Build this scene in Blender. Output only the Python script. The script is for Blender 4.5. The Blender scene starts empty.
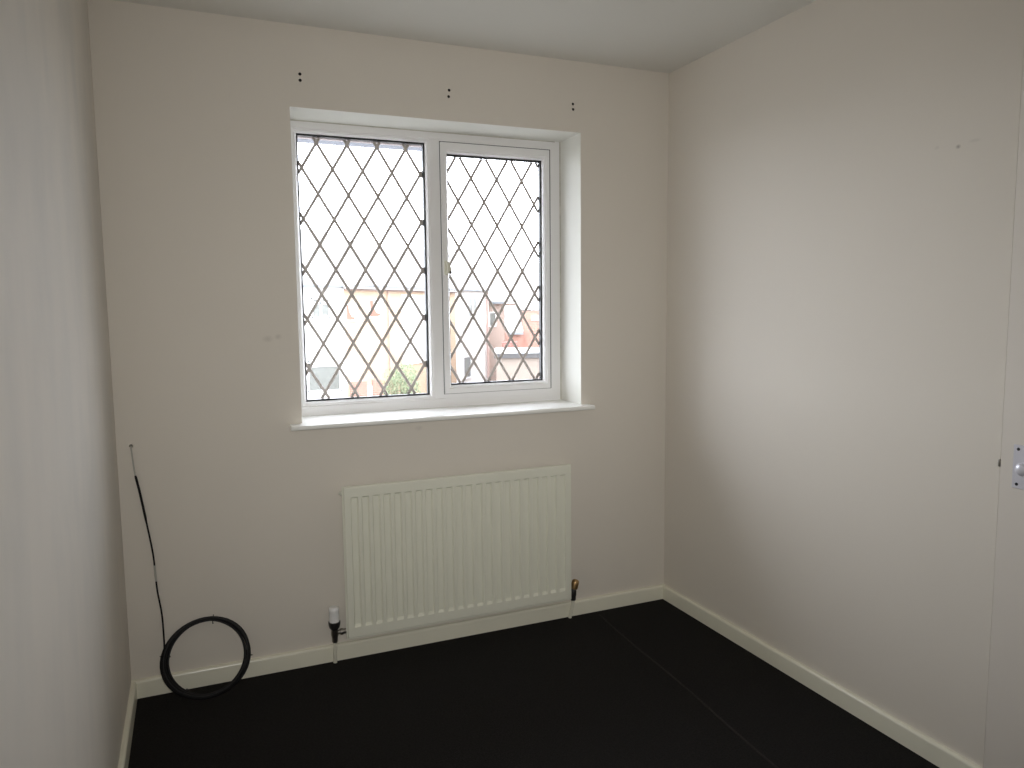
import bpy, bmesh, math, random
from mathutils import Vector, Matrix

# ------------------------------------------------------------------ camera
sc = bpy.context.scene
col = sc.collection
cam_d = bpy.data.cameras.new('camera')
cam = bpy.data.objects.new('camera', cam_d)
col.objects.link(cam)
cam_d.sensor_width = 36.0
cam_d.lens = 753.855 / 1024 * 36.0
cam_d.clip_start = 0.02
cam_d.clip_end = 500
_r = Vector((0.92023632, -0.391211, -0.01091185))
_u = Vector((0.04974624, 0.08927042, 0.99476435))
_f = Vector((0.38818865, 0.9159611, -0.10161116))
cam.matrix_world = Matrix(((_r.x, _u.x, -_f.x, -1.96104),
                           (_r.y, _u.y, -_f.y, -2.8469),
                           (_r.z, _u.z, -_f.z, 1.34993),
                           (0, 0, 0, 1)))
sc.camera = cam

# ------------------------------------------------------------------ world: bright overcast sky
SKY = 11.8
w = bpy.data.worlds.new('overcast_sky')
sc.world = w
w.use_nodes = True
wt = w.node_tree
wt.nodes.clear()
_o = wt.nodes.new('ShaderNodeOutputWorld')
_b = wt.nodes.new('ShaderNodeBackground')
_b.inputs['Color'].default_value = (0.945, 0.98, 1.08, 1)
_b.inputs['Strength'].default_value = SKY
wt.links.new(_b.outputs[0], _o.inputs['Surface'])

# daylight portal in the window opening: emits nothing, it only guides the sampling of the sky
_pl = bpy.data.lights.new('window_portal', 'AREA')
_pl.shape = 'RECTANGLE'
_pl.size, _pl.size_y = 1.17, 1.14
_pl.cycles.is_portal = True
_po = bpy.data.objects.new('window_portal', _pl)
_po.location = (-1.0165, 0.285, 1.4975)
_po.rotation_euler = (math.radians(-90), 0, 0)
col.objects.link(_po)

# the compact camera's own flash, just above and to the right of the lens, with its limited beam
_fl = bpy.data.lights.new('camera_flash', 'AREA')
_fl.shape = 'DISK'
_fl.size = 0.05
_fl.spread = math.radians(99)
_fl.energy = 8.35
_fl.color = (1.0, 0.985, 0.94)
_fo = bpy.data.objects.new('camera_flash', _fl)
_fo.matrix_world = Matrix.Translation(_r * 0.04 + _u * 0.05) @ cam.matrix_world
col.objects.link(_fo)

sc.view_settings.view_transform = 'Standard'
sc.view_settings.look = 'None'
sc.view_settings.exposure = 0.0
sc.view_settings.gamma = 1.0
sc.view_settings.use_curve_mapping = False
sc.cycles.max_bounces = 16
sc.cycles.diffuse_bounces = 10
sc.cycles.sample_clamp_indirect = 0.0
sc.cycles.caustics_reflective = False

# ------------------------------------------------------------------ helpers
def mat(name, color, rough=0.6, metal=0.0, spec=0.5, noise=None, bump=None, var=None):
    """procedural principled material. noise=(scale, amount) colour mottling, bump=(scale, strength, dist)"""
    m = bpy.data.materials.new(name)
    m.use_nodes = True
    nt = m.node_tree
    p = nt.nodes['Principled BSDF']
    p.inputs['Base Color'].default_value = (*color, 1)
    p.inputs['Roughness'].default_value = rough
    p.inputs['Metallic'].default_value = metal
    p.inputs['Specular IOR Level'].default_value = spec
    tc = nt.nodes.new('ShaderNodeTexCoord')
    if noise:
        n = nt.nodes.new('ShaderNodeTexNoise')
        n.inputs['Scale'].default_value = noise[0]
        n.inputs['Detail'].default_value = 5
        nt.links.new(tc.outputs['Object'], n.inputs['Vector'])
        mx = nt.nodes.new('ShaderNodeMix')
        mx.data_type = 'RGBA'
        a = noise[1]
        mx.inputs['A'].default_value = (*[c * (1 - a) for c in color], 1)
        mx.inputs['B'].default_value = (*[min(1, c * (1 + a)) for c in color], 1)
        nt.links.new(n.outputs['Fac'], mx.inputs['Factor'])
        nt.links.new(mx.outputs['Result'], p.inputs['Base Color'])
    if bump:
        n = nt.nodes.new('ShaderNodeTexNoise')
        n.inputs['Scale'].default_value = bump[0]
        n.inputs['Detail'].default_value = 3
        nt.links.new(tc.outputs['Object'], n.inputs['Vector'])
        bp = nt.nodes.new('ShaderNodeBump')
        bp.inputs['Strength'].default_value = bump[1]
        bp.inputs['Distance'].default_value = bump[2]
        nt.links.new(n.outputs['Fac'], bp.inputs['Height'])
        nt.links.new(bp.outputs['Normal'], p.inputs['Normal'])
    return m


def add_stains(m, spots, colour):
    """small scuffs with a place of their own: spots = (centre, radii, strength) in object space"""
    nt = m.node_tree
    p = nt.nodes['Principled BSDF']
    src = p.inputs['Base Color'].links[0].from_socket if p.inputs['Base Color'].links else None
    tc = nt.nodes.new('ShaderNodeTexCoord')
    ns = nt.nodes.new('ShaderNodeTexNoise')
    ns.inputs['Scale'].default_value = 60
    nt.links.new(tc.outputs['Object'], ns.inputs['Vector'])
    for c, r, s in spots:
        mp = nt.nodes.new('ShaderNodeMapping')
        mp.inputs['Location'].default_value = [-c[i] / r[i] for i in range(3)]
        mp.inputs['Scale'].default_value = [1 / r[i] for i in range(3)]
        nt.links.new(tc.outputs['Object'], mp.inputs['Vector'])
        g = nt.nodes.new('ShaderNodeTexGradient')
        g.gradient_type = 'SPHERICAL'
        nt.links.new(mp.outputs['Vector'], g.inputs['Vector'])
        mu = nt.nodes.new('ShaderNodeMath')
        mu.operation = 'MULTIPLY'
        nt.links.new(g.outputs['Fac'], mu.inputs[0])
        nt.links.new(ns.outputs['Fac'], mu.inputs[1])
        m2 = nt.nodes.new('ShaderNodeMath')
        m2.operation = 'MULTIPLY'
        m2.use_clamp = True
        nt.links.new(mu.outputs[0], m2.inputs[0])
        m2.inputs[1].default_value = s
        mx = nt.nodes.new('ShaderNodeMix')
        mx.data_type = 'RGBA'
        nt.links.new(m2.outputs[0], mx.inputs['Factor'])
        if src:
            nt.links.new(src, mx.inputs['A'])
        else:
            mx.inputs['A'].default_value = p.inputs['Base Color'].default_value
        mx.inputs['B'].default_value = (*colour, 1)
        src = mx.outputs['Result']
        nt.links.new(src, p.inputs['Base Color'])


def box(bm, x0, x1, y0, y1, z0, z1):
    vs = [bm.verts.new(v) for v in ((x0, y0, z0), (x1, y0, z0), (x1, y1, z0), (x0, y1, z0),
                                    (x0, y0, z1), (x1, y0, z1), (x1, y1, z1), (x0, y1, z1))]
    fs = []
    for f in ((0, 3, 2, 1), (4, 5, 6, 7), (0, 1, 5, 4), (1, 2, 6, 5), (2, 3, 7, 6), (3, 0, 4, 7)):
        fs.append(bm.faces.new([vs[i] for i in f]))
    return fs


def bevel(bm, off, seg=2):
    bmesh.ops.bevel(bm, geom=list(bm.edges), offset=off, segments=seg, profile=0.5, affect='EDGES')


def prism(bm, prof, plane, a, b):
    """extrude a closed 2-D profile. plane 'yz' runs along x, 'xz' along y, 'xy' along z"""
    def pt(p, t):
        if plane == 'yz':
            return (t, p[0], p[1])
        if plane == 'xz':
            return (p[0], t, p[1])
        return (p[0], p[1], t)
    A = [bm.verts.new(pt(p, a)) for p in prof]
    B = [bm.verts.new(pt(p, b)) for p in prof]
    n = len(prof)
    for i in range(n):
        bm.faces.new((A[i], A[(i + 1) % n], B[(i + 1) % n], B[i]))
    bm.faces.new(A[::-1])
    bm.faces.new(B)


def lathe(bm, prof, seg=20, M=None):
    """prof: list of (radius, height) about local z"""
    M = M or Matrix()
    rings = []
    for r, h in prof:
        rings.append([bm.verts.new(M @ Vector((r * math.cos(2 * math.pi * k / seg),
                                               r * math.sin(2 * math.pi * k / seg), h)))
                      for k in range(seg)])
    for a, b in zip(rings, rings[1:]):
        for k in range(seg):
            bm.faces.new((a[k], a[(k + 1) % seg], b[(k + 1) % seg], b[k]))
    bm.faces.new(rings[0][::-1])
    bm.faces.new(rings[-1])


def tube(bm, pts, rad, seg=8, closed=False):
    pts = [Vector(p) for p in pts]
    n = len(pts)
    rings = []
    nrm = None
    for i in range(n):
        if closed:
            t = pts[(i + 1) % n] - pts[i - 1]
        else:
            t = pts[min(i + 1, n - 1)] - pts[max(i - 1, 0)]
        t.normalize()
        if nrm is None:
            nrm = t.orthogonal().normalized()
        nrm = (nrm - t * nrm.dot(t)).normalized()
        bn = t.cross(nrm)
        r = rad[i] if isinstance(rad, (list, tuple)) else rad
        rings.append([bm.verts.new(pts[i] + (nrm * math.cos(2 * math.pi * k / seg) + bn * math.sin(2 * math.pi * k / seg)) * r)
                      for k in range(seg)])
    for i in range(n if closed else n - 1):
        a, b = rings[i], rings[(i + 1) % n]
        for k in range(seg):
            bm.faces.new((a[k], a[(k + 1) % seg], b[(k + 1) % seg], b[k]))
    if not closed:
        bm.faces.new(rings[0][::-1])
        bm.faces.new(rings[-1])


def catmull(P, sub=8):
    P = [Vector(p) for p in P]
    out = []
    for i in range(len(P) - 1):
        p0, p1, p2, p3 = P[max(i - 1, 0)], P[i], P[i + 1], P[min(i + 2, len(P) - 1)]
        for k in range(sub):
            t = k / sub
            out.append(0.5 * ((2 * p1) + (-p0 + p2) * t + (2 * p0 - 5 * p1 + 4 * p2 - p3) * t * t + (-p0 + 3 * p1 - 3 * p2 + p3) * t ** 3))
    out.append(P[-1])
    return out


def obj(name, bm, m, parent=None, smooth=False):
    bmesh.ops.recalc_face_normals(bm, faces=list(bm.faces))
    me = bpy.data.meshes.new(name)
    bm.to_mesh(me)
    bm.free()
    me.materials.append(m)
    if smooth:
        for p in me.polygons:
            p.use_smooth = True
        try:
            me.set_sharp_from_angle(angle=math.radians(40))
        except Exception:
            pass
    o = bpy.data.objects.new(name, me)
    col.objects.link(o)
    if parent:
        o.parent = parent
        o.matrix_parent_inverse = Matrix()
        if parent.parent:
            pw = parent.parent.matrix_basis @ parent.matrix_basis
        else:
            pw = parent.matrix_basis
        o.matrix_basis = pw.inverted()
    return o


def struct(name, bm, m, label, cat, smooth=False):
    o = obj(name, bm, m, None, smooth)
    o['kind'] = 'structure'
    o['label'] = label
    o['category'] = cat
    return o


def empty(name, loc, label, cat, group=None):
    o = bpy.data.objects.new(name, None)
    o.empty_display_size = 0.05
    o.matrix_basis = Matrix.Translation(loc)
    col.objects.link(o)
    o['label'] = label
    o['category'] = cat
    if group:
        o['group'] = group
    return o


# ------------------------------------------------------------------ materials
M = {}
WALL = (0.70, 0.655, 0.592)
M['wall'] = mat('magnolia_emulsion_back', WALL, 0.75, spec=0.25, noise=(2.5, 0.02), bump=(180, 0.12, 0.002))
M['wall_l'] = mat('magnolia_emulsion_scuffed', WALL, 0.7, spec=0.25, bump=(180, 0.12, 0.002))
M['wall_r'] = mat('magnolia_emulsion_right', WALL, 0.68, spec=0.3, noise=(2.0, 0.02), bump=(180, 0.12, 0.002))
M['ceil'] = mat('ceiling_emulsion', (0.71, 0.70, 0.66), 0.85, spec=0.2, bump=(90, 0.1, 0.002))
M['door'] = mat('door_gloss_paint', (0.70, 0.655, 0.60), 0.5, spec=0.35, noise=(3, 0.015))
M['skirt'] = mat('skirting_gloss_paint', (0.80, 0.78, 0.66), 0.2, spec=0.6, noise=(9, 0.03), bump=(25, 0.12, 0.004))
M['carpet'] = mat('black_carpet', (0.017, 0.016, 0.0155), 0.95, spec=0.1, noise=(150, 0.6), bump=(420, 0.9, 0.006))
M['pvc'] = mat('white_pvc', (0.80, 0.79, 0.79), 0.3, spec=0.45)
M['sill'] = mat('white_sill_gloss', (0.86, 0.86, 0.83), 0.25, spec=0.5)
M['reveal'] = mat('reveal_emulsion', (0.74, 0.735, 0.69), 0.7, spec=0.25, bump=(150, 0.1, 0.002))
M['gasket'] = mat('black_gasket', (0.012, 0.012, 0.014), 0.5)
M['lead'] = mat('lead_came', (0.50, 0.455, 0.43), 0.55, spec=0.3, noise=(30, 0.2))
M['sealant'] = mat('sealant', (0.52, 0.50, 0.44), 0.5, noise=(25, 0.5))
M['cream_plastic'] = mat('cream_handle_plastic', (0.62, 0.60, 0.50), 0.4)
M['dark'] = mat('dark_metal', (0.03, 0.028, 0.026), 0.5)
M['rad'] = mat('radiator_enamel', (0.77, 0.77, 0.67), 0.32, spec=0.45)
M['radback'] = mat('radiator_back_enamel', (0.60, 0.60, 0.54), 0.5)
M['chrome'] = mat('tarnished_chrome', (0.35, 0.33, 0.30), 0.3, metal=1.0)
M['brass'] = mat('old_brass', (0.50, 0.33, 0.16), 0.4, metal=0.9, noise=(200, 0.35))
M['black_plastic'] = mat('black_plastic', (0.015, 0.014, 0.014), 0.4)
M['white_plastic'] = mat('white_plastic', (0.82, 0.82, 0.82), 0.35)
M['cable'] = mat('black_cable_sheath', (0.006, 0.0055, 0.0065), 0.5, spec=0.22)
M['cable_bare'] = mat('grey_bare_cable', (0.42, 0.41, 0.38), 0.35)  # stripped cable end, also the painted shine on the glossy sheath
M['satin'] = mat('satin_aluminium', (0.74, 0.74, 0.82), 0.35, metal=0.4)
M['screw'] = mat('dark_screw', (0.04, 0.04, 0.05), 0.4, metal=0.6)
M['plug'] = mat('dark_wall_plug', (0.02, 0.016, 0.013), 0.7)
M['gap'] = mat('dark_gap', (0.10, 0.085, 0.06), 0.9)

add_stains(M['wall'], [((-1.708, 0, 1.245), (0.022, 0.05, 0.014), 0.6), ((-1.672, 0, 1.252), (0.016, 0.05, 0.012), 0.55),
                       ((-1.155, 0, 0.88), (0.02, 0.05, 0.012), 0.5)], (0.30, 0.27, 0.25))
add_stains(M['wall_r'], [((0, -1.374, 1.774), (0.05, 0.009, 0.007), 1.3), ((0, -1.421, 1.781), (0.05, 0.022, 0.006), 0.35),
                         ((0, -1.309, 1.783), (0.05, 0.010, 0.007), 0.3)], (0.22, 0.2, 0.18))
# broad grey scuffing on the left wall: stretched noise, diagonal smears
def scuff_left():
    m = M['wall_l']
    nt = m.node_tree
    p = nt.nodes['Principled BSDF']
    tc = nt.nodes.new('ShaderNodeTexCoord')
    mp = nt.nodes.new('ShaderNodeMapping')
    mp.inputs['Rotation'].default_value = (math.radians(25), 0, 0)
    mp.inputs['Scale'].default_value = (1, 2.6, 1.3)
    nt.links.new(tc.outputs['Object'], mp.inputs['Vector'])
    n = nt.nodes.new('ShaderNodeTexNoise')
    n.inputs['Scale'].default_value = 1.6
    n.inputs['Detail'].default_value = 3
    n.inputs['Roughness'].default_value = 0.55
    nt.links.new(mp.outputs['Vector'], n.inputs['Vector'])
    cr = nt.nodes.new('ShaderNodeValToRGB')
    cr.color_ramp.elements[0].position = 0.36
    cr.color_ramp.elements[0].color = (WALL[0] * 0.91, WALL[1] * 0.925, WALL[2] * 0.94, 1)
    cr.color_ramp.elements[1].position = 0.62
    cr.color_ramp.elements[1].color = (*WALL, 1)
    nt.links.new(n.outputs['Fac'], cr.inputs['Fac'])
    nt.links.new(cr.outputs['Color'], p.inputs['Base Color'])
scuff_left()

def glass_mat(name, tint=(0.93, 0.95, 0.94)):
    m = bpy.data.materials.new(name)
    m.use_nodes = True
    nt = m.node_tree
    nt.nodes.clear()
    o = nt.nodes.new('ShaderNodeOutputMaterial')
    t = nt.nodes.new('ShaderNodeBsdfTransparent')
    t.inputs['Color'].default_value = (*tint, 1)
    g = nt.nodes.new('ShaderNodeBsdfGlossy')
    g.inputs['Roughness'].default_value = 0.02
    mx = nt.nodes.new('ShaderNodeMixShader')
    mx.inputs['Fac'].default_value = 0.05
    nt.links.new(t.outputs[0], mx.inputs[1])
    nt.links.new(g.outputs[0], mx.inputs[2])
    nt.links.new(mx.outputs[0], o.inputs['Surface'])
    return m
M['glass'] = glass_mat('window_glass', (0.96, 0.97, 0.965))

# ------------------------------------------------------------------ room shell
W, H, RY = 2.214, 2.35, -3.15          # width, height, rear wall
OX0, OX1, OZ0, OZ1 = -1.600, -0.433, 0.912, 2.066   # window opening
WT = 0.30                              # outer wall thickness
DY = -1.538                            # hinge-free edge of the cupboard door in the right wall
DYE = -2.32

bm = bmesh.new()
box(bm, -W - 0.1, 0.1, RY - 0.1, WT, -0.12, 0.0)
floor = struct('floor', bm, M['carpet'], 'black fitted carpet covering the whole bedroom floor', 'carpet')

M['seam'] = mat('carpet_seam_pile', (0.030, 0.028, 0.026), 0.95, spec=0.1, noise=(150, 0.5), bump=(420, 0.9, 0.004))
bm = bmesh.new()      # slightly raised join in the carpet
pts = [(-0.372 - 0.076 * t - 0.004 * math.sin(9 * t), -0.05 - 1.25 * t) for t in [i / 16 for i in range(33)] if -0.05 - 1.25 * t > RY + 0.1]
prev = None
for x, y in pts:
    row = [bm.verts.new((x + dx, y, z)) for dx, z in ((-0.006, -0.001), (-0.002, 0.0022), (0.002, 0.0022), (0.006, -0.001))]
    if prev:
        for i in range(3):
            bm.faces.new((prev[i], prev[i + 1], row[i + 1], row[i]))
    prev = row
obj('carpet_seam', bm, M['seam'], floor)

bm = bmesh.new()
box(bm, -W - 0.1, 0.1, RY - 0.1, WT, H, H + 0.12)
struct('ceiling', bm, M['ceil'], 'plain white painted ceiling above the window wall', 'ceiling')

# window wall with the opening and the six real screw holes above it
bm = bmesh.new()
xs = [-W - 0.1, OX0, OX1, 0.1]
zs = [0.0, OZ0, OZ1, H]
vv = {}
def gv(i, y, k):
    key = (i, y, k)
    if key not in vv:
        vv[key] = bm.verts.new((xs[i], y, zs[k]))
    return vv[key]
for y in (0.0, WT):
    for i in range(3):
        for k in range(3):
            if (i, k) == (1, 1):
                continue
            bm.faces.new((gv(i, y, k), gv(i + 1, y, k), gv(i + 1, y, k + 1), gv(i, y, k + 1)))
def quad(a, b):
    bm.faces.new((gv(a[0], 0.0, a[1]), gv(b[0], 0.0, b[1]), gv(b[0], WT, b[1]), gv(a[0], WT, a[1])))
for i in range(3):
    quad((i, 0), (i + 1, 0)); quad((i, 3), (i + 1, 3)); quad((0, i), (0, i + 1)); quad((3, i), (3, i + 1))
rev = []
for a, b in (((1, 1), (2, 1)), ((1, 2), (2, 2)), ((1, 1), (1, 2)), ((2, 1), (2, 2))):
    quad(a, b)
wall_back = struct('wall_back', bm, M['wall'], 'pale magnolia window wall with paired screw holes above the window', 'wall')
wall_back.data.materials.append(M['reveal'])
for p in wall_back.data.polygons:      # paint of the reveals is a cleaner white
    c = p.center
    if OX0 - 0.001 <= c.x <= OX1 + 0.001 and OZ0 - 0.001 <= c.z <= OZ1 + 0.001 and abs(c.y - WT / 2) < 0.01:
        p.material_index = 1

HOLES = [(-1.5600, 2.182), (-1.5598, 2.1605), (-1.0030, 2.181), (-1.0055, 2.157), (-0.4680, 2.1785), (-0.4672, 2.157)]
bm = bmesh.new()
for x, z in HOLES:
    lathe(bm, [(0.0058, -0.06), (0.0058, 0.02)], 14, Matrix.Translation((x, 0, z)) @ Matrix.Rotation(math.radians(90), 4, 'X'))
lathe(bm, [(0.006, -0.05), (0.006, 0.02)], 12, Matrix.Translation((-2.169, 0, 0.892)) @ Matrix.Rotation(math.radians(90), 4, 'X'))
bmesh.ops.recalc_face_normals(bm, faces=list(bm.faces))
cme = bpy.data.meshes.new('cut')
bm.to_mesh(cme); bm.free()
cutter = bpy.data.objects.new('cut', cme)
col.objects.link(cutter)
md = wall_back.modifiers.new('holes', 'BOOLEAN')
md.operation = 'DIFFERENCE'
md.solver = 'EXACT'
md.object = cutter
dg = bpy.context.evaluated_depsgraph_get()
nm = bpy.data.meshes.new_from_object(wall_back.evaluated_get(dg))
wall_back.modifiers.clear()
wall_back.data = nm
bpy.data.objects.remove(cutter)
for x, z in HOLES:                     # dark plug sleeve set back inside each hole
    bm = bmesh.new()
    Mx = Matrix.Translation((x, 0, z)) @ Matrix.Rotation(math.radians(90), 4, 'X')
    lathe(bm, [(0.0057, -0.055), (0.0057, -0.002), (0.0040, -0.002), (0.0040, -0.05)], 14, Mx)
    obj('wall_plug', bm, M['plug'], wall_back, True)

bm = bmesh.new()
box(bm, -W - 0.1, -W, RY - 0.1, 0.0, 0, H)
struct('wall_left', bm, M['wall_l'], 'pale left wall with broad grey scuff marks', 'wall')
bm = bmesh.new()
box(bm, 0, 0.1, DY, 0.0, 0, H)
box(bm, 0, 0.1, RY - 0.1, DYE, 0, H)
box(bm, 0, 0.1, DYE, DY, 2.33, H)
box(bm, 0.06, 0.1, DYE, DY, 0, 2.33)
struct('wall_right', bm, M['wall_r'], 'plain magnolia right wall catching the window light', 'wall')
bm = bmesh.new()
box(bm, -W, 0, RY - 0.1, RY, 0, H)
struct('wall_front', bm, M['wall_r'], 'plain magnolia wall behind the camera', 'wall')

# flush door in the right wall, its paint the colour of the wall
bm = bmesh.new()
box(bm, -0.004, 0.036, DYE + 0.003, DY - 0.003, 0.006, 2.327)
bevel(bm, 0.0015, 1)
door = struct('door_1', bm, M['door'], 'flush cream painted door with metal knob plate in the right wall', 'door')
bm = bmesh.new()
box(bm, 0.05, 0.0595, DYE, DY, 0.0, 2.33)
obj('rebate', bm, M['gap'], door)
bm = bmesh.new()      # chipped strike catch on the closing edge
box(bm, -0.006, 0.012, DY - 0.004, DY + 0.003, 0.914, 0.934)
bevel(bm, 0.0025, 2)
obj('catch', bm, M['chrome'], door, True)
PY0, PY1, PZ0, PZ1 = -1.622, -1.5765, 0.867, 0.981
bm = bmesh.new()
box(bm, -0.008, -0.004, PY0, PY1, PZ0, PZ1)
bevel(bm, 0.0008, 1)
plate = obj('knob_plate', bm, M['satin'], door)
plate['label'] = 'satin metal plate with two screws'
PYC, PZC = (PY0 + PY1) / 2, 0.919
Mk = Matrix.Translation((-0.008, PYC - 0.004, PZC)) @ Matrix.Rotation(math.radians(-90), 4, 'Y')
bm = bmesh.new()
lathe(bm, [(0.0165, -0.0005), (0.0170, 0.003), (0.0168, 0.006), (0.0150, 0.0095), (0.0115, 0.012), (0.006, 0.0135), (0.001, 0.0138)], 28, Mk)
obj('knob', bm, M['satin'], plate, True)
for z in (PZ0 + 0.011, PZ1 - 0.011):
    bm = bmesh.new()
    lathe(bm, [(0.0042, -0.0005), (0.004, 0.001), (0.002, 0.0018)], 14, Matrix.Translation((-0.008, PYC + 0.010, z)) @ Matrix.Rotation(math.radians(-90), 4, 'Y'))
    obj('screw', bm, M['screw'], plate, True)

# skirting boards, chamfered top
SK, ST = 0.064, 0.016
prof = [(0, 0), (-ST, 0)] + [(-ST + 0.010 - 0.010 * math.cos(math.radians(9 * i)), SK - 0.010 + 0.010 * math.sin(math.radians(9 * i))) for i in range(11)] + [(0, SK)]
bm = bmesh.new()
prism(bm, [(p[0], p[1]) for p in prof], 'yz', -W, 0)
struct('baseboard_back', bm, M['skirt'], 'cream gloss skirting board under the radiator wall', 'baseboard', True)
bm = bmesh.new()
prism(bm, [(p[0], p[1]) for p in prof], 'xz', -ST, DY)
struct('baseboard_right', bm, M['skirt'], 'cream gloss skirting board running along the right wall to the door', 'baseboard', True)
bm = bmesh.new()
prism(bm, [(-W - p[0], p[1]) for p in prof], 'xz', -ST, RY)
struct('baseboard_left', bm, M['skirt'], 'cream gloss skirting board along the left wall', 'baseboard', True)
bm = bmesh.new()
prism(bm, [(RY - p[0], p[1]) for p in prof], 'yz', -W + ST, 0)
struct('baseboard_front', bm, M['skirt'], 'cream gloss skirting board behind the camera', 'baseboard', True)

# ------------------------------------------------------------------ window
win = empty('window_1', (-1.0165, 0.19, 0.93), 'white plastic window with two diamond-leaded lights and deep reveal', 'window')
win['kind'] = 'structure'
FY0, FY1 = 0.190, 0.262
LX0, LX1, LZ0, LZ1 = -1.555, -1.044, 0.984, 2.0225      # fixed light aperture
SX0, SX1, SZ0, SZ1 = -0.985, -0.4925, 0.988, 2.0245     # opening sash outside
RX0, RX1, RZ0, RZ1 = -0.956, -0.5195, 1.021, 1.9825     # opening light aperture
FT = OZ1

def bar(name, poly_front, y0, y1, chamfer, m, parent):
    """mitred bar: quad outline in xz (outer a,b then inner c,d); chamfer slopes the inner edge back"""
    bm = bmesh.new()
    a, b, c, d = [Vector((p[0], 0, p[1])) for p in poly_front]
    def lerp(p, q, t): return p + (q - p) * t
    L = ((a - d).length + (b - c).length) / 2
    t = min(0.45, chamfer / max(L, 1e-6))
    c2, d2 = lerp(c, b, t), lerp(d, a, t)
    rows = [(a, b, y0), (d2, c2, y0), (d, c, y0 + chamfer), (d, c, y1), (a, b, y1)]
    # order outer-left .. inner: each row is a pair of verts
    V = []
    for p, q, y in rows:
        V.append((bm.verts.new((p.x, y, p.z)), bm.verts.new((q.x, y, q.z))))
    n = len(V)
    for i in range(n):
        p, q = V[i], V[(i + 1) % n]
        bm.faces.new((p[0], p[1], q[1], q[0]))
    bm.faces.new([v[0] for v in V])
    bm.faces.new([v[1] for v in V][::-1])
    return obj(name, bm, m, parent)

def ring_bars(name, ox0, ox1, oz0, oz1, ix0, ix1, iz0, iz1, y0, y1, ch, m, parent):
    bar(name, ((ox0, oz1), (ox1, oz1), (ix1, iz1), (ix0, iz1)), y0, y1, ch, m, parent)
    bar(name, ((ox1, oz0), (ox0, oz0), (ix0, iz0), (ix1, iz0)), y0, y1, ch, m, parent)
    bar(name, ((ox0, oz0), (ox0, oz1), (ix0, iz1), (ix0, iz0)), y0, y1, ch, m, parent)
    bar(name, ((ox1, oz1), (ox1, oz0), (ix1, iz0), (ix1, iz1)), y0, y1, ch, m, parent)

# outer frame: left, top, bottom, right; then the mullion
ring_bars('frame_bar', OX0, OX1, 0.93, FT, LX0 - 0.016, SX1 - 0.004, LZ0 - 0.016, LZ1 + 0.014, FY0, FY1, 0.004, M['pvc'], win)
bm = bmesh.new()
box(bm, LX1 + 0.012, SX0 + 0.004, FY0 + 0.0005, FY1, LZ0 - 0.016, LZ1 + 0.014)
bevel(bm, 0.002, 1)
mull = obj('mullion', bm, M['pvc'], win)
# glazing beads of the fixed light
ring_bars('glazing_bead', LX0 - 0.018, LX1 + 0.014, LZ0 - 0.018, LZ1 + 0.016, LX0, LX1, LZ0, LZ1, FY0 + 0.004, FY0 + 0.022, 0.010, M['pvc'], win)
M['seal'] = mat('grey_weather_seal', (0.10, 0.10, 0.10), 0.7)
bm = bmesh.new()      # dark sealing strip, widened to paint in the sash edge's shading and gap
t = 0.0022
T2 = 0.010
box(bm, SX0 - t, SX1 + T2, FY0 - 0.002, FY0 + 0.001, SZ1, SZ1 + 0.0055)
box(bm, SX0 - t, SX1 + T2, FY0 - 0.002, FY0 + 0.001, SZ0 - 0.003, SZ0)
box(bm, SX0 - t, SX0, FY0 - 0.002, FY0 + 0.001, SZ0, SZ1)
box(bm, SX1, SX1 + T2, FY0 - 0.002, FY0 + 0.001, SZ0, SZ1)
obj('weather_seal', bm, M['seal'], win)
# opening sash, a little proud of the frame
for za, zb in ((LZ0 - 0.018, SZ0 + 0.006), (SZ1 - 0.006, LZ1 + 0.016)):
    bm = bmesh.new()
    box(bm, SX0 + 0.002, SX1 + 0.002, FY0 + 0.0004, FY1, za, zb)
    obj('frame_rebate', bm, M['pvc'], win)
ring_bars('sash_bar', SX0, SX1, SZ0, SZ1, RX0 - 0.010, RX1 + 0.010, RZ0 - 0.010, RZ1 + 0.010, FY0 - 0.014, FY1 - 0.01, 0.004, M['pvc'], win)
ring_bars('glazing_bead', RX0 - 0.012, RX1 + 0.012, RZ0 - 0.012, RZ1 + 0.012, RX0, RX1, RZ0, RZ1, FY0 - 0.010, FY0 + 0.012, 0.008, M['pvc'], win)

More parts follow.
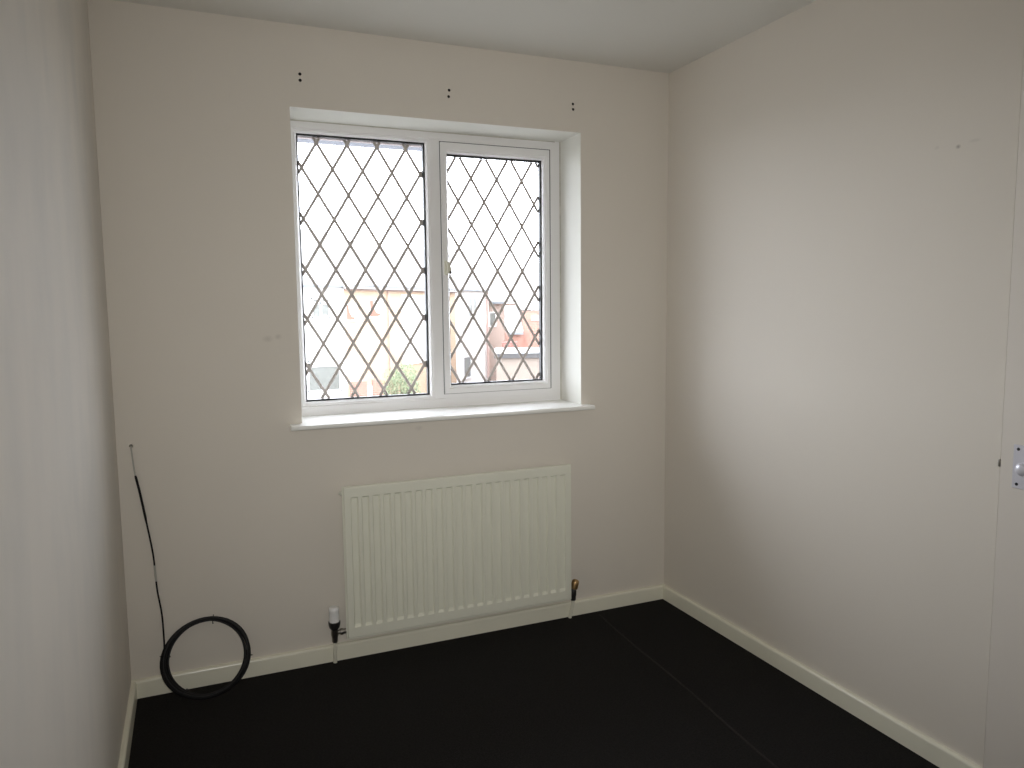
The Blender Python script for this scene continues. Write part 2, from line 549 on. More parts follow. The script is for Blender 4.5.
def leaded_light(x0, x1, z0, z1, yb, nx, nz, a, b, parent):
    """double glazing: black spacer, glass and diamond lead strips. nx,nz = one crossing, a,b = half diamond"""
    yg = yb + 0.020
    bm = bmesh.new()
    e = 0.0065
    for bx_ in ((x0 - 0.012, x1 + 0.012, z1 - e, z1 + 0.012), (x0 - 0.012, x1 + 0.012, z0 - 0.012, z0 + e),
                (x0 - 0.012, x0 + e, z0 + e, z1 - e), (x1 - e, x1 + 0.012, z0 + e, z1 - e)):
        box(bm, bx_[0], bx_[1], yb, yg, bx_[2], bx_[3])
    obj('spacer', bm, M['gasket'], parent)
    bm = bmesh.new()
    box(bm, x0 - 0.012, x1 + 0.012, yg, yg + 0.004, z0 - 0.012, z1 + 0.012)
    pane = obj('glass_pane', bm, M['glass'], parent)
    X0, X1, Z0, Z1 = x0 + e, x1 - e, z0 + e, z1 - e
    for s in (1, -1):
        for k in range(-30, 31):
            # z = nz + s*(b/a)*(x-nx) + 2*b*k
            g = s * b / a
            pts = []
            c = nz - g * nx + 2 * b * k
            for x in (X0, X1):
                z = g * x + c
                if Z0 <= z <= Z1:
                    pts.append((x, z))
            for z in (Z0, Z1):
                x = (z - c) / g
                if X0 < x < X1:
                    pts.append((x, z))
            if len(pts) < 2:
                continue
            p, q = Vector((pts[0][0], 0, pts[0][1])), Vector((pts[1][0], 0, pts[1][1]))
            if (q - p).length < 0.012:
                continue
            d = (q - p).normalized()
            n = Vector((-d.z, 0, d.x)) * 0.0061
            ly = yg - (0.0016 if s > 0 else 0.0022)
            bm = bmesh.new()
            V = []
            for base in (p, q):
                for dy, nn in ((yg, -1.0), (ly, -0.6), (ly, 0.6), (yg, 1.0)):
                    v = base + n * nn
                    V.append(bm.verts.new((v.x, dy, v.z)))
            for i in range(4):
                j = (i + 1) % 4
                bm.faces.new((V[i], V[j], V[4 + j], V[4 + i]))
            bm.faces.new(V[:4]); bm.faces.new(V[4:][::-1])
            obj('lead_strip', bm, M['lead'], pane)
    return pane

leaded_light(LX0, LX1, LZ0, LZ1, FY0 + 0.0225, -1.475, 1.9965, 0.0596, 0.0981, win)
leaded_light(RX0, RX1, RZ0, RZ1, FY0 + 0.0125, -0.8975, 1.991, 0.0585, 0.0971, win)

# window handle on the sash's left stile
hx, hz = -0.970, 1.515
bm = bmesh.new()
box(bm, hx - 0.011, hx + 0.005, FY0 - 0.024, FY0 - 0.0145, hz - 0.030, hz + 0.030)
bevel(bm, 0.003, 2)
hd = obj('handle', bm, M['cream_plastic'], win, True)
bm = bmesh.new()
prism(bm, [(hx - 0.003, hz - 0.022), (hx + 0.013, hz - 0.026), (hx + 0.013, hz - 0.006), (hx + 0.002, hz + 0.024), (hx - 0.004, hz + 0.024)], 'xz', FY0 - 0.040, FY0 - 0.0235)
obj('handle_lever', bm, M['cream_plastic'], hd)
bm = bmesh.new()
lathe(bm, [(0.0055, 0), (0.005, 0.003)], 12, Matrix.Translation((hx + 0.009, FY0 - 0.039, hz - 0.019)) @ Matrix.Rotation(math.radians(90), 4, 'X'))
obj('handle_button', bm, M['dark'], hd)

# sealant bead where frame meets the right reveal
bm = bmesh.new()
tube(bm, [(OX1 - 0.001, FY0 - 0.001, 0.932 + i * 0.071) for i in range(17)], 0.003, 6)
obj('sealant_bead', bm, M['sealant'], win, True)
bm = bmesh.new()
tube(bm, [(OX0 + 0.02 + i * 0.08, FY0 - 0.001, OZ1 - 0.001) for i in range(15)], 0.0022, 6)
obj('sealant_bead', bm, M['sealant'], win, True)

# window board, nosed front, horns past the opening
bm = bmesh.new()
z1, z0 = 0.930, 0.9115
prof = [(0.19, z1), (-0.052, z1), (-0.058, z1 - 0.002), (-0.0605, z1 - 0.007), (-0.0605, z0 + 0.006), (-0.058, z0 + 0.002), (-0.053, z0), (0.0, z0), (0.19, z0 + 0.0005)]
prism(bm, prof[:1] + prof[1:], 'yz', OX0 + 0.0005, OX1 - 0.0005)
for a, b in ((-1.645, OX0 + 0.0005), (OX1 - 0.0005, -0.397)):
    prism(bm, [(0.0, z1)] + prof[1:8], 'yz', a, b)
sill = struct('window_sill', bm, M['sill'], 'white gloss window board projecting below the leaded window', 'window sill')

# ------------------------------------------------------------------ radiator
rad = empty('radiator', (-0.993, -0.05, 0.0), 'cream fluted panel radiator hung on the wall below the window', 'radiator')
RXa, RXb, RZa, RZb, RFY = -1.470, -0.516, 0.100, 0.687, -0.064
bm = bmesh.new()
nfl = 22
band = 0.040
mx0, mx1 = RXa + 0.020, RXb - 0.020
pit = (mx1 - mx0) / nfl
cols = [(RXa, 0.006), (RXa + 0.004, 0.0), (mx0, 0.0)]
for i in range(nfl):
    x = mx0 + i * pit
    cols += [(x + pit * 0.14, 0.0), (x + pit * 0.26, 1.0), (x + pit * 0.74, 1.0), (x + pit * 0.86, 0.0)]
cols += [(mx1, 0.0), (RXb - 0.004, 0.0), (RXb, 0.006)]
zsr = [(RZa, 'e'), (RZa + 0.004, 0), (RZa + band, 0), (RZa + band + 0.010, 1), (RZb - band - 0.006, 1), (RZb - band, 0), (RZb - 0.006, 0), (RZb - 0.002, 'm'), (RZb, 'e')]
grid = []
for x, d in cols:
    c = []
    for z, f in zsr:
        edge = d if d in (0.006,) else 0.0
        dep = 0.0
        if f == 'e':
            dep = 0.006
        elif f == 'm':
            dep = 0.002
        else:
            dep = edge if edge else (0.009 * d * f if d == 1.0 else 0.0)
        if edge:
            dep = 0.006
        c.append(bm.verts.new((x, RFY + dep, z)))
    grid.append(c)
for i in range(len(grid) - 1):
    for k in range(len(zsr) - 1):
        bm.faces.new((grid[i][k], grid[i + 1][k], grid[i + 1][k + 1], grid[i][k + 1]))
# return edges and back sheet
bk = RFY + 0.016
per = [grid[i][0] for i in range(len(grid))] + [grid[-1][k] for k in range(1, len(zsr))] + \
      [grid[i][-1] for i in range(len(grid) - 2, -1, -1)] + [grid[0][k] for k in range(len(zsr) - 2, 0, -1)]
back = [bm.verts.new((v.co.x, bk, v.co.z)) for v in per]
n = len(per)
for i in range(n):
    bm.faces.new((per[i], per[(i + 1) % n], back[(i + 1) % n], back[i]))
bm.faces.new(back[::-1])
obj('front_panel', bm, M['rad'], rad)
# seam flange that runs round the panel
bm = bmesh.new()
y0, y1 = RFY + 0.007, RFY + 0.011
box(bm, RXa - 0.004, RXa, y0, y1, RZa - 0.004, RZb)
box(bm, RXb, RXb + 0.004, y0, y1, RZa - 0.004, RZb)
box(bm, RXa, RXb, y0, y1, RZa - 0.006, RZa)
obj('seam_flange', bm, M['rad'], rad)
# folded convector sheet behind the panel
bm = bmesh.new()
pts = []
nf = 36
for i in range(nf):
    x = RXa + 0.04 + (RXb - RXa - 0.08) * i / nf
    s = (RXb - RXa - 0.08) / nf
    pts += [(x, bk), (x + s * 0.35, bk), (x + s * 0.5, bk + 0.020), (x + s * 0.85, bk + 0.020)]
lo = [bm.verts.new((p[0], p[1], RZa + 0.06)) for p in pts]
hi = [bm.verts.new((p[0], p[1], RZb - 0.05)) for p in pts]
for i in range(len(pts) - 1):
    bm.faces.new((lo[i], lo[i + 1], hi[i + 1], hi[i]))
obj('convector', bm, M['radback'], rad)
for x in (RXa + 0.16, RXb - 0.16):
    bm = bmesh.new()
    box(bm, x - 0.015, x + 0.015, -0.004, -0.0005, 0.14, 0.62)
    box(bm, x - 0.002, x + 0.002, bk + 0.002, -0.003, 0.16, 0.22)
    box(bm, x - 0.002, x + 0.002, bk + 0.002, -0.003, 0.54, 0.60)
    obj('wall_bracket', bm, M['radback'], rad)
# bleed plug, top left
bm = bmesh.new()
Mx = Matrix.Translation((RXa + 0.002, RFY + 0.016, RZb - 0.025)) @ Matrix.Rotation(math.radians(-90), 4, 'Y')
lathe(bm, [(0.0085, 0), (0.0085, 0.010), (0.006, 0.0105), (0.004, 0.016)], 12, Mx)
obj('bleed_plug', bm, M['radback'], rad, True)
bm = bmesh.new()
Mx = Matrix.Translation((RXb - 0.002, RFY + 0.016, RZb - 0.025)) @ Matrix.Rotation(math.radians(90), 4, 'Y')
lathe(bm, [(0.0085, 0), (0.0085, 0.008), (0.006, 0.0085)], 12, Mx)
obj('blanking_plug', bm, M['radback'], rad, True)

# thermostatic valve, left
VX, VY = -1.516, -0.045
vz = 0.127
bm = bmesh.new()
lathe(bm, [(0.0070, 0.088), (0.0105, 0.090), (0.0115, 0.097), (0.0115, 0.106), (0.0110, 0.110), (0.0135, 0.116), (0.0140, 0.128), (0.0130, 0.142), (0.014, 0.146), (0.014, 0.152)], 16, Matrix.Translation((VX, VY, 0)))
lathe(bm, [(0.0085, 0.0), (0.0085, 0.016), (0.013, 0.017), (0.013, 0.027), (0.010, 0.028), (0.010, 0.044)], 12,
      Matrix.Translation((VX + 0.004, VY, vz)) @ Matrix.Rotation(math.radians(90), 4, 'Y'))
tv = obj('thermostatic_valve', bm, M['chrome'], rad, True)
bm = bmesh.new()
lathe(bm, [(0.013, 0.140), (0.0185, 0.147), (0.0220, 0.158), (0.0228, 0.170), (0.0185, 0.171)], 20, Matrix.Translation((VX, VY, 0)))
obj('collar', bm, M['black_plastic'], tv, True)
bm = bmesh.new()      # ribbed white head
seg = 40
hz_ = [(0.0188, 0.163), (0.0190, 0.178), (0.0185, 0.205), (0.0190, 0.208), (0.0195, 0.216), (0.0185, 0.224), (0.0150, 0.228)]
rings = []
for j, (r, z) in enumerate(hz_):
    rings.append([bm.verts.new((VX + (r - (0.0018 if (k % 4 < 2 and j in (1, 2)) else 0)) * math.cos(2 * math.pi * k / seg),
                                VY + (r - (0.0018 if (k % 4 < 2 and j in (1, 2)) else 0)) * math.sin(2 * math.pi * k / seg), z)) for k in range(seg)])
for a, b in zip(rings, rings[1:]):
    for k in range(seg):
        bm.faces.new((a[k], a[(k + 1) % seg], b[(k + 1) % seg], b[k]))
bm.faces.new(rings[0][::-1]); bm.faces.new(rings[-1])
obj('valve_head', bm, M['white_plastic'], tv, True)
bm = bmesh.new()
tube(bm, [(VX, VY, 0.095), (VX, VY + 0.002, 0.07), (VX, VY + 0.014, 0.025), (VX + 0.001, VY + 0.019, 0.0)], 0.0075, 12)
obj('pipe', bm, M['skirt'], rad, True)

# lockshield valve, right, leaning brass cap
LVX, LVY = -0.497, -0.045
bm = bmesh.new()
lathe(bm, [(0.0075, 0.084), (0.011, 0.086), (0.0115, 0.098), (0.0115, 0.100), (0.0135, 0.108), (0.0140, 0.126), (0.010, 0.138)], 14, Matrix.Translation((LVX, LVY, 0)))
lathe(bm, [(0.0085, 0.0), (0.011, 0.004), (0.011, 0.012), (0.008, 0.013), (0.008, 0.020)], 12,
      Matrix.Translation((LVX - 0.004, LVY, 0.118)) @ Matrix.Rotation(math.radians(-90), 4, 'Y'))
lv = obj('lockshield_valve', bm, M['black_plastic'], rad, True)
bm = bmesh.new()
Mx = Matrix.Translation((LVX + 0.001, LVY, 0.124)) @ Matrix.Rotation(math.radians(14), 4, 'Y')
lathe(bm, [(0.011, 0.010), (0.0150, 0.013), (0.0160, 0.020), (0.0160, 0.038), (0.0150, 0.046), (0.011, 0.051), (0.003, 0.053)], 18, Mx)
obj('valve_cap', bm, M['brass'], lv, True)
bm = bmesh.new()
tube(bm, [(LVX, LVY, 0.090), (LVX - 0.001, LVY + 0.002, 0.07), (LVX - 0.004, LVY + 0.014, 0.025), (LVX - 0.006, LVY + 0.019, 0.0)], 0.0075, 12)
obj('pipe', bm, M['skirt'], rad, True)

# ------------------------------------------------------------------ coiled aerial cable
cab = empty('aerial_cable', (-1.966, -0.085, 0.0), 'black aerial cable hanging from the wall into a coil on the carpet', 'cable')
rnd = random.Random(4)
CB, CT = Vector((-1.966, -0.146, 0.005)), Vector((-1.960, -0.012, 0.262))
CC = (CB + CT) / 2
up = (CT - CB).normalized()
rt = Vector((1, 0, 0))
nn = rt.cross(up).normalized()
if nn.y > 0:
    nn = -nn
RR = (CT - CB).length / 2 - 0.004
def ringpt(a, r, off):
    return CC + rt * (r * 1.11 * math.cos(a)) + up * (r * math.sin(a)) + nn * off
loops = 8
path = []
NA = 48
start = math.radians(160)
phase = [0.15, 0.75, 0.35, 1.0, 0.0, 0.6, 0.9, 0.25, 0.5]
offs = [0.004, -0.003, 0.008, 0.0, -0.006, 0.006, -0.001, 0.003, 0.0]
for k in range(loops * NA + 1):
    a = start + 2 * math.pi * k / NA
    i, fr = divmod(k / NA, 1.0)
    i = int(i)
    sm = fr * fr * (3 - 2 * fr)
    ph = phase[i] * (1 - sm) + phase[min(i + 1, 8)] * sm
    of = offs[i] * (1 - sm) + offs[min(i + 1, 8)] * sm
    width = 0.012 + 0.022 * max(0.0, math.cos(a + 0.1)) + 0.010 * max(0.0, math.cos(a - math.radians(205)))
    r = RR - 0.004 - width * ph
    p = ringpt(a, r, of)
    p.z = max(p.z, 0.0045)
    path.append(p)
tail = [(-2.1615, -0.006, 0.790), (-2.1500, -0.006, 0.722), (-2.1360, -0.006, 0.620), (-2.1220, -0.006, 0.510), (-2.1180, -0.007, 0.430), (-2.1150, -0.008, 0.372), (-2.1060, -0.012, 0.300), (-2.1030, -0.020, 0.240), tuple(path[0]), tuple(path[2])]
tp = catmull(tail, 6)
bm = bmesh.new()
tube(bm, path, 0.0039, 8)
obj('coil', bm, M['cable'], cab, True)
bm = bmesh.new()
rads = []
for p in tp:
    z = p.z
    rads.append(0.0041 if 0.63 < z < 0.79 else (0.0030 if z > 0.52 else 0.0030))
tube(bm, tp, rads, 8)
obj('cable_tail', bm, M['cable'], cab, True)
# pale length at the wall and a sheath glint painted as a pale sleeve half way down
bm = bmesh.new()
tube(bm, catmull([(-2.169, 0.03, 0.892), (-2.169, -0.004, 0.891), (-2.1685, -0.006, 0.872), (-2.1660, -0.006, 0.835), (-2.1615, -0.006, 0.788)], 5), 0.0026, 8)
o = obj('stripped_end', bm, M['cable_bare'], cab, True)
bm = bmesh.new()
tube(bm, [p for p in tp if 0.405 < p.z < 0.478], 0.0036, 8)
o = obj('bare_patch', bm, M['cable_bare'], cab, True)
for a in (82, 168, 352, 235):
    a = math.radians(a)
    bm = bmesh.new()
    c = ringpt(a, RR - (0.012 if math.cos(a) < 0.8 else 0.020), 0)
    rad_dir = (rt * math.cos(a) + up * math.sin(a))
    pts = [c + (rad_dir * math.cos(t) * 0.0115 * 1.25 + nn * math.sin(t) * 0.0130) for t in [2 * math.pi * i / 16 for i in range(16)]]
    for p in pts:
        p.z = max(p.z, 0.002)
    tube(bm, pts, 0.0014, 6, closed=True)
    q = c - rad_dir * 0.0135 + nn * 0.004
    tube(bm, [q, q - rad_dir * 0.004 + rt * 0.003], 0.0022, 6)
    obj('cable_tie', bm, M['cable'], cab, True)

# ------------------------------------------------------------------ outside
GZ = -2.6
M['ground'] = mat('street_ground', (0.16, 0.155, 0.145), 0.9, noise=(0.4, 0.2))
M['render_w'] = mat('white_render', (0.62, 0.60, 0.57), 0.9, noise=(1.5, 0.05))
M['tile_roof'] = mat('pale_concrete_tiles', (0.30, 0.29, 0.28), 0.85, noise=(3, 0.12))
M['felt'] = mat('pale_felt_roof', (0.34, 0.34, 0.33), 0.9, noise=(2, 0.1))
M['ext_white'] = mat('outside_white_paint', (0.72, 0.72, 0.72), 0.5)
M['ext_glass'] = mat('net_curtain_glass', (0.115, 0.118, 0.105), 0.35, noise=(9, 0.5))
M['curtain'] = mat('red_curtain', (0.23, 0.10, 0.07), 0.9)
M['gutter'] = mat('grey_gutter', (0.12, 0.13, 0.14), 0.5)
M['pink_pipe'] = mat('faded_red_pipe', (0.34, 0.23, 0.20), 0.5)
M['fascia_dark'] = mat('dark_fascia', (0.040, 0.037, 0.036), 0.6)
M['beige'] = mat('beige_pebbledash', (0.185, 0.15, 0.125), 0.95, noise=(5, 0.12))
M['soffit'] = mat('soffit_board', (0.30, 0.265, 0.265), 0.6)
M['gutter_w'] = mat('grey_white_gutter', (0.20, 0.21, 0.245), 0.45)
M['bark'] = mat('bark', (0.06, 0.045, 0.03), 0.9)
M['leaf'] = mat('green_leaf', (0.11, 0.145, 0.07), 0.6, noise=(4, 0.55))
M['gate_white'] = M['ext_white']

def brick_mat(name, c1, c2, mortar):
    m = bpy.data.materials.new(name)
    m.use_nodes = True
    nt = m.node_tree
    p = nt.nodes['Principled BSDF']
    p.inputs['Roughness'].default_value = 0.9
    p.inputs['Specular IOR Level'].default_value = 0.2
    tc = nt.nodes.new('ShaderNodeTexCoord')
    sx = nt.nodes.new('ShaderNodeSeparateXYZ')
    nt.links.new(tc.outputs['Object'], sx.inputs[0])
    ad = nt.nodes.new('ShaderNodeMath')
    nt.links.new(sx.outputs['X'], ad.inputs[0])
    nt.links.new(sx.outputs['Y'], ad.inputs[1])
    cb = nt.nodes.new('ShaderNodeCombineXYZ')
    nt.links.new(ad.outputs[0], cb.inputs['X'])
    nt.links.new(sx.outputs['Z'], cb.inputs['Y'])
    b = nt.nodes.new('ShaderNodeTexBrick')
    b.inputs['Scale'].default_value = 1.0
    b.inputs['Brick Width'].default_value = 0.225
    b.inputs['Row Height'].default_value = 0.075
    b.inputs['Mortar Size'].default_value = 0.01
    b.inputs['Color1'].default_value = (*c1, 1)
    b.inputs['Color2'].default_value = (*c2, 1)
    b.inputs['Mortar'].default_value = (*mortar, 1)
    nt.links.new(cb.outputs[0], b.inputs['Vector'])
    nt.links.new(b.outputs['Color'], p.inputs['Base Color'])
    return m
M['brick_o'] = brick_mat('orange_brick', (0.38, 0.27, 0.185), (0.35, 0.245, 0.165), (0.38, 0.31, 0.24))
M['brick_r'] = brick_mat('red_brick', (0.28, 0.135, 0.10), (0.245, 0.115, 0.088), (0.29, 0.20, 0.165))
M['brick_p'] = brick_mat('pale_brick', (0.34, 0.255, 0.21), (0.31, 0.23, 0.19), (0.36, 0.30, 0.27))

bm = bmesh.new()
box(bm, -60, 90, 0.4, 140, GZ - 0.2, GZ)
struct('ground', bm, M['ground'], 'pale street and front gardens outside the window', 'ground')

# our own eaves above the window: fascia, soffit and half-round gutter
bm = bmesh.new()
box(bm, -4.2, 2.0, 0.301, 0.70, 2.142, 2.156)
eav = struct('trim_1', bm, M['soffit'], 'pale soffit and gutter of the house seen above the left light', 'eaves')
bm = bmesh.new()
box(bm, -4.2, 2.0, 0.70, 0.722, 2.112, 2.32)
obj('fascia', bm, M['soffit'], eav)
bm = bmesh.new()
g = []
for i in range(13):
    t = math.pi + math.pi * i / 12
    g.append((0.782 + 0.056 * math.cos(t), 2.163 + 0.056 * math.sin(t)))
for i in range(12, -1, -1):
    t = math.pi + math.pi * i / 12
    g.append((0.782 + 0.052 * math.cos(t), 2.163 + 0.052 * math.sin(t)))
prism(bm, g, 'yz', -4.2, 2.0)
obj('gutter', bm, M['gutter_w'], eav)

class House:
    """local frame: u along the facade, v towards the viewer, z up"""
    def __init__(s, name, origin, direction, label, cat='house', side=None):
        s.o = Vector((origin[0], origin[1], 0))
        d = Vector((direction[0], direction[1], 0)).normalized()
        s.d = d
        s.kx, s.ky = 0.0, 1.0
        if side:      # party walls not square to the facade
            sd = Vector((side[0], side[1], 0)).normalized()
            s.kx, s.ky = sd.dot(d), sd.dot(Vector((-d.y, d.x, 0)))
        s.n = Vector((d.y, -d.x, 0))
        s.root = empty(name, (origin[0], origin[1], GZ), label, cat)
        ang = math.atan2(d.y, d.x)
        s.root.matrix_basis = Matrix.Translation((origin[0], origin[1], GZ)) @ Matrix.Rotation(ang, 4, 'Z')
    def local(s, name, bm, m, parent=None):
        # geometry is given as (u, -v, z above 0 world): place in root space
        for v in bm.verts:
            if v.co.y > 0:
                v.co.x, v.co.y = v.co.x + v.co.y * s.kx, v.co.y * s.ky
        bmesh.ops.translate(bm, verts=list(bm.verts), vec=(0, 0, -GZ))
        bmesh.ops.recalc_face_normals(bm, faces=list(bm.faces))
        me = bpy.data.meshes.new(name)
        bm.to_mesh(me); bm.free()
        me.materials.append(m)
        o = bpy.data.objects.new(name, me)
        col.objects.link(o)
        o.parent = parent or s.root
        return o
    def wall(s, L, depth, z1, m):
        bm = bmesh.new(); box(bm, 0, L, 0, depth, GZ, z1); return s.local('wall', bm, m)
    def roof(s, L, depth, z1, rise, m, over=0.3, u0=0.0):
        bm = bmesh.new()
        prism(bm, [(-over, z1 + 0.01), (depth + over, z1 + 0.01), (depth + over, z1 + 0.1), (depth / 2, z1 + rise + 0.14), (-over, z1 + 0.1)], 'yz', u0, L)
        return s.local('roof', bm, m)
    def window(s, u0, u1, z0, z1, bars=1, curtain=None, transom=False):
        bm = bmesh.new()
        t = 0.06
        for b in ((u0, u1, z1 - t, z1), (u0, u1, z0, z0 + t), (u0, u0 + t, z0, z1), (u1 - t, u1, z0, z1)):
            box(bm, b[0], b[1], -0.05, 0.0, b[2], b[3])
        for k in range(1, bars + 1):
            u = u0 + (u1 - u0) * k / (bars + 1)
            box(bm, u - 0.03, u + 0.03, -0.045, 0.0, z0, z1)
        if transom:
            z = z0 + (z1 - z0) * 0.72
            box(bm, u0, u1, -0.045, 0.0, z - 0.05, z + 0.05)
        wn = s.local('window', bm, M['ext_white'])
        bm = bmesh.new(); box(bm, u0 + 0.01, u1 - 0.01, -0.015, -0.002, z0 + 0.01, z1 - 0.01)
        s.local('pane', bm, M['ext_glass'] if not curtain else M['render_w'], wn)
        if curtain:
            h = z1 - z0; ww = u1 - u0
            prof = [(u0 + 0.02, z1 - 0.05), (u0 + ww * 0.30, z1 - 0.05), (u0 + ww * 0.34, z0 + h * 0.55), (u0 + ww * 0.55, z0 + h * 0.28), (u0 + ww * 0.9, z0 + h * 0.22), (u0 + ww * 0.6, z0 + 0.04), (u0 + 0.02, z0 + 0.04)]
            bm = bmesh.new(); prism(bm, prof, 'xz', -0.040, -0.018)
            s.local('curtain', bm, M['curtain'], wn)
        return wn
    def strip(s, name, u0, u1, v0, v1, z0, z1, m, parent=None):
        bm = bmesh.new(); box(bm, u0, u1, -v1, -v0, z0, z1); return s.local(name, bm, m, parent)

EV = 2.15
hA = House('rendered_house', (-5.0, 24.6), (1, 0), 'white rendered house seen at the lower left of the left light')
hA.wall(8.15, 7.0, EV, M['render_w'])
hA.roof(8.15, 7.0, EV, 2.2, M['tile_roof'])
hA.strip('gutter', -0.1, 8.1, 0.30, 0.40, EV - 0.04, EV + 0.05, M['gutter'])
hA.window(6.99, 7.64, 1.03, 1.76, 1, None, True)
hA.window(4.4, 5.6, 0.9, 1.8, 2)
hA.window(6.76, 7.95, -1.60, -0.64, 0)
hA.window(6.80, 7.95, -0.62, -0.46, 3)
hA.window(3.6, 5.2, -1.5, -0.5, 2)

dB = (9.17, 9.17)
hB = House('brick_house', (3.15, 24.6), dB, 'pale orange brick house with red curtained windows beyond the left light', side=(0, 1))
hB.wall(9.0, 7.0, EV, M['brick_o'])
hB.roof(9.0, 7.0, EV - 0.09, 2.0, M['tile_roof'], 0.3, -0.4)
hB.strip('gutter', 0.2, 9.0, 0.30, 0.36, EV + 0.02, EV + 0.07, M['gutter'])
hB.strip('fascia', 0, 9.0, 0.02, 0.06, EV - 0.13, EV - 0.09, M['pink_pipe'])
hB.window(0.0, 0.75, 0.88, 1.55, 0, True)
hB.window(1.55, 2.55, 0.98, 1.72, 0, True)
hB.strip('white_panel', 4.0, 6.2, 0.0, 0.04, -1.0, 1.9, M['render_w'])
hB.window(4.8, 5.4, 0.5, 1.55, 1)
hB.strip('drainpipe', 2.9, 2.94, 0.05, 0.09, GZ, EV, M['pink_pipe'])

o2 = Vector((3.15, 24.6, 0)) + Vector((dB[0], dB[1], 0)).normalized() * 9.005
hC = House('end_house', (o2.x, o2.y), dB, 'white rendered end house with pink drainpipe beyond the right light', side=(0, 1))
hC.wall(3.75, 7.0, EV, M['render_w'])
hC.roof(3.75, 7.0, EV, 2.2, M['tile_roof'])
hC.strip('gutter', 0, 4.0, 0.30, 0.36, EV + 0.0, EV + 0.06, M['gutter'])
hC.window(1.3, 2.4, 0.85, 1.85, 1)
hC.window(0.7, 1.6, -2.1, -1.0, 0)
hC.strip('drainpipe', 3.45, 3.55, 0.05, 0.15, GZ, EV, M['pink_pipe'])

# far pale brick house and its roof
hD = House('far_house', (12.4, 35.0), (1.0, -0.42), 'far pale brick house with grey gutter behind the garage')
hD.wall(2.6, 6.0, 1.55, M['brick_p'])
hD.roof(2.6, 6.0, 1.60, 1.7, M['tile_roof'], 0.25)
hD.strip('gutter', -0.1, 1.2, 0.25, 0.36, 1.52, 1.62, M['gutter'])
hD.window(0.35, 0.75, 0.3, 1.1, 0)
hD.window(1.2, 1.5, 0.3, 1.1, 0)

# red brick house at the right edge of the opening light
hE = House('red_house', (11.05, 26.6), (0.94, -0.34), 'red brick house wall at the right edge of the right light')
hE.wall(5.0, 6.0, 1.18, M['brick_r'])
hE.roof(5.0, 6.0, 1.2, 1.6, M['tile_roof'], 0.05)
hE.strip('stone_patch', 0.35, 0.75, 0.0, 0.03, 0.75, 1.0, M['brick_p'])

# low brick outbuilding with a lean-to roof between them
hF = House('brick_outbuilding', (9.42, 25.0), (0.94, -0.40), 'low red brick outbuilding behind the flat-roofed garage')
M['brick_d'] = brick_mat('dark_red_brick', (0.17, 0.075, 0.06), (0.15, 0.065, 0.055), (0.2, 0.13, 0.11))
hF.wall(0.64, 1.2, -0.06, M['brick_d'])
hG = House('lean_to', (10.35, 26.6), (0.94, -0.34), 'red brick lean-to with pale sloping roof beside red house')
hG.wall(0.64, 3.0, 0.20, M['brick_r'])
bm = bmesh.new()
prism(bm, [(-0.25, 0.22), (3.0, 1.3), (3.0, 1.42), (-0.25, 0.34)], 'yz', -0.02, 0.64)
hG.local('roof', bm, M['tile_roof'])
hG.strip('gutter', -0.02, 0.64, 0.25, 0.33, 0.20, 0.30, M['gutter'])

# garage with felt roof and dark fascia
hH = House('garage', (8.05, 22.2), (0.92, -0.39), 'flat-roofed beige garage with dark fascia beyond the right light', 'garage')
hH.wall(5.0, 2.9, -0.45, M['beige'])
hH.strip('fascia', -0.08, 5.08, 0.0, 0.10, -0.47, -0.29, M['fascia_dark'])
bm = bmesh.new(); box(bm, -0.1, 5.1, -0.12, 2.98, -0.30, -0.26)
hH.local('flat_roof', bm, M['felt'])

# television aerial on a mast behind the houses
ae = empty('tv_aerial', (14.5, 33.5, GZ), 'thin grey television aerial above the far houses', 'aerial')
bm = bmesh.new()
tube(bm, [(14.5, 33.5, GZ), (14.5, 33.5, 2.42)], 0.022, 8)
obj('mast', bm, M['gutter'], ae)
bm = bmesh.new()
tube(bm, [(14.62, 33.45, 2.25), (13.98, 33.65, 2.38)], 0.02, 6)
for k in range(5):
    c = Vector((14.62, 33.45, 2.25)).lerp(Vector((13.98, 33.65, 2.38)), k / 4)
    tube(bm, [c + Vector((0, 0, -0.12)), c + Vector((0, 0, 0.12))], 0.012, 6)
obj('boom', bm, M['gutter'], ae)

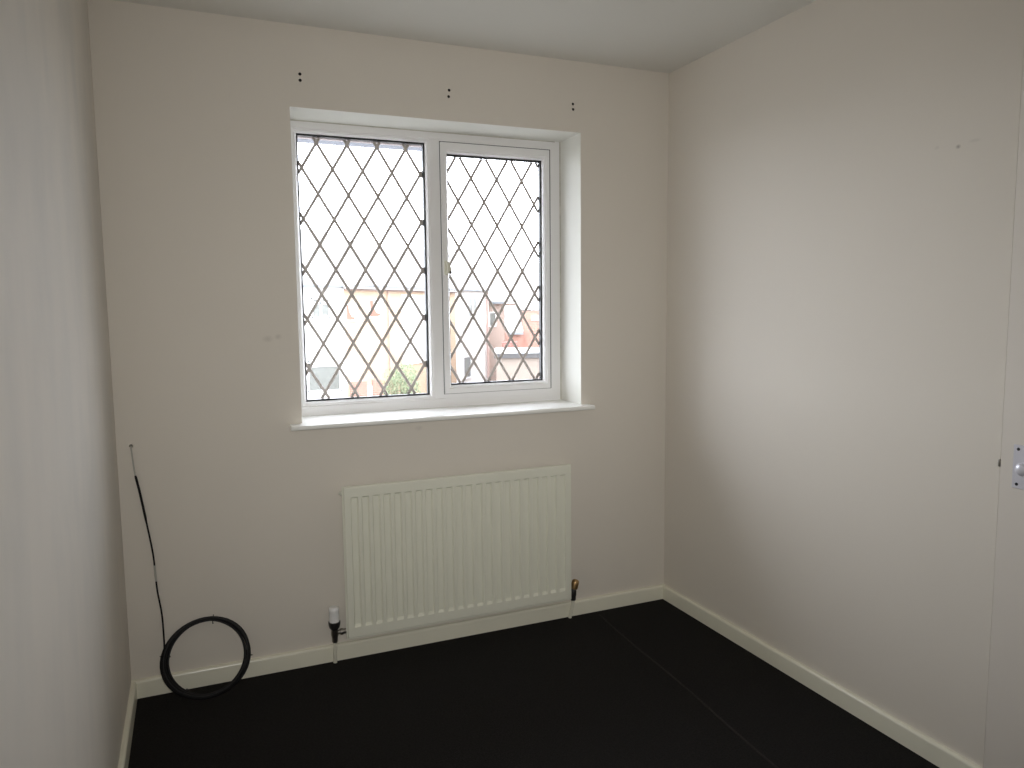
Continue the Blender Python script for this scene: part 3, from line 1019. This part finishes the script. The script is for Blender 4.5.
# garden wall with white gate
gw = empty('garden_wall', (3.5, 22.9, GZ), 'low red brick garden wall with white gate beside green shrub', 'wall')
def wall_seg(a, b, z1, m, name):
    bm = bmesh.new()
    box(bm, a, b, 22.85, 23.07, GZ, z1)
    obj(name, bm, m, gw)
wall_seg(2.95, 3.52, -1.12, M['brick_r'], 'brickwork')
wall_seg(3.72, 4.7, -1.10, M['brick_r'], 'brickwork')
bm = bmesh.new()
for k in range(3):
    box(bm, 3.53 + k * 0.063, 3.58 + k * 0.063, 22.90, 22.94, GZ + 0.05, -1.30)
box(bm, 3.525, 3.715, 22.94, 22.97, -1.6, -1.5)
box(bm, 3.525, 3.715, 22.94, 22.97, -2.4, -2.3)
obj('gate', bm, M['gate_white'], gw)

# leafy shrub
sh = empty('garden_shrub', (4.07, 20.5, GZ), 'rounded green shrub in front of the orange brick house', 'shrub')
rs = random.Random(11)
bm = bmesh.new()
tube(bm, [(4.07, 20.5, GZ), (4.06, 20.5, -1.9), (4.1, 20.5, -1.3)], [0.06, 0.05, 0.03], 8)
for k in range(7):
    a = k * 0.9
    tube(bm, [(4.07, 20.5, -1.9), (4.07 + 0.35 * math.cos(a), 20.5 + 0.35 * math.sin(a), -1.0)], [0.025, 0.01], 6)
obj('stem', bm, M['bark'], sh)
bm = bmesh.new()
for i in range(5200):
    # points in a lumpy egg
    while True:
        v = Vector((rs.uniform(-1, 1), rs.uniform(-1, 1), rs.uniform(-1, 1)))
        if 0.35 < v.length < 1:
            break
    lump = 1 + 0.13 * math.sin(5 * v.x + 3) * math.cos(4 * v.z + 1)
    c = Vector((4.07 + v.x * 0.62 * lump + 0.10 * v.z, 20.5 + v.y * 0.62 * lump, -1.25 + v.z * 0.93 * lump))
    d1 = Vector((rs.uniform(-1, 1), rs.uniform(-1, 1), rs.uniform(-0.3, 1))).normalized()
    d2 = d1.orthogonal().normalized()
    L = rs.uniform(0.04, 0.075)
    q = [c, c + d1 * L * 0.5 + d2 * L * 0.28, c + d1 * L, c + d1 * L * 0.5 - d2 * L * 0.28]
    bm.faces.new([bm.verts.new(p) for p in q])
lv_ = obj('foliage', bm, M['leaf'], sh)
lv_['kind'] = 'stuff'
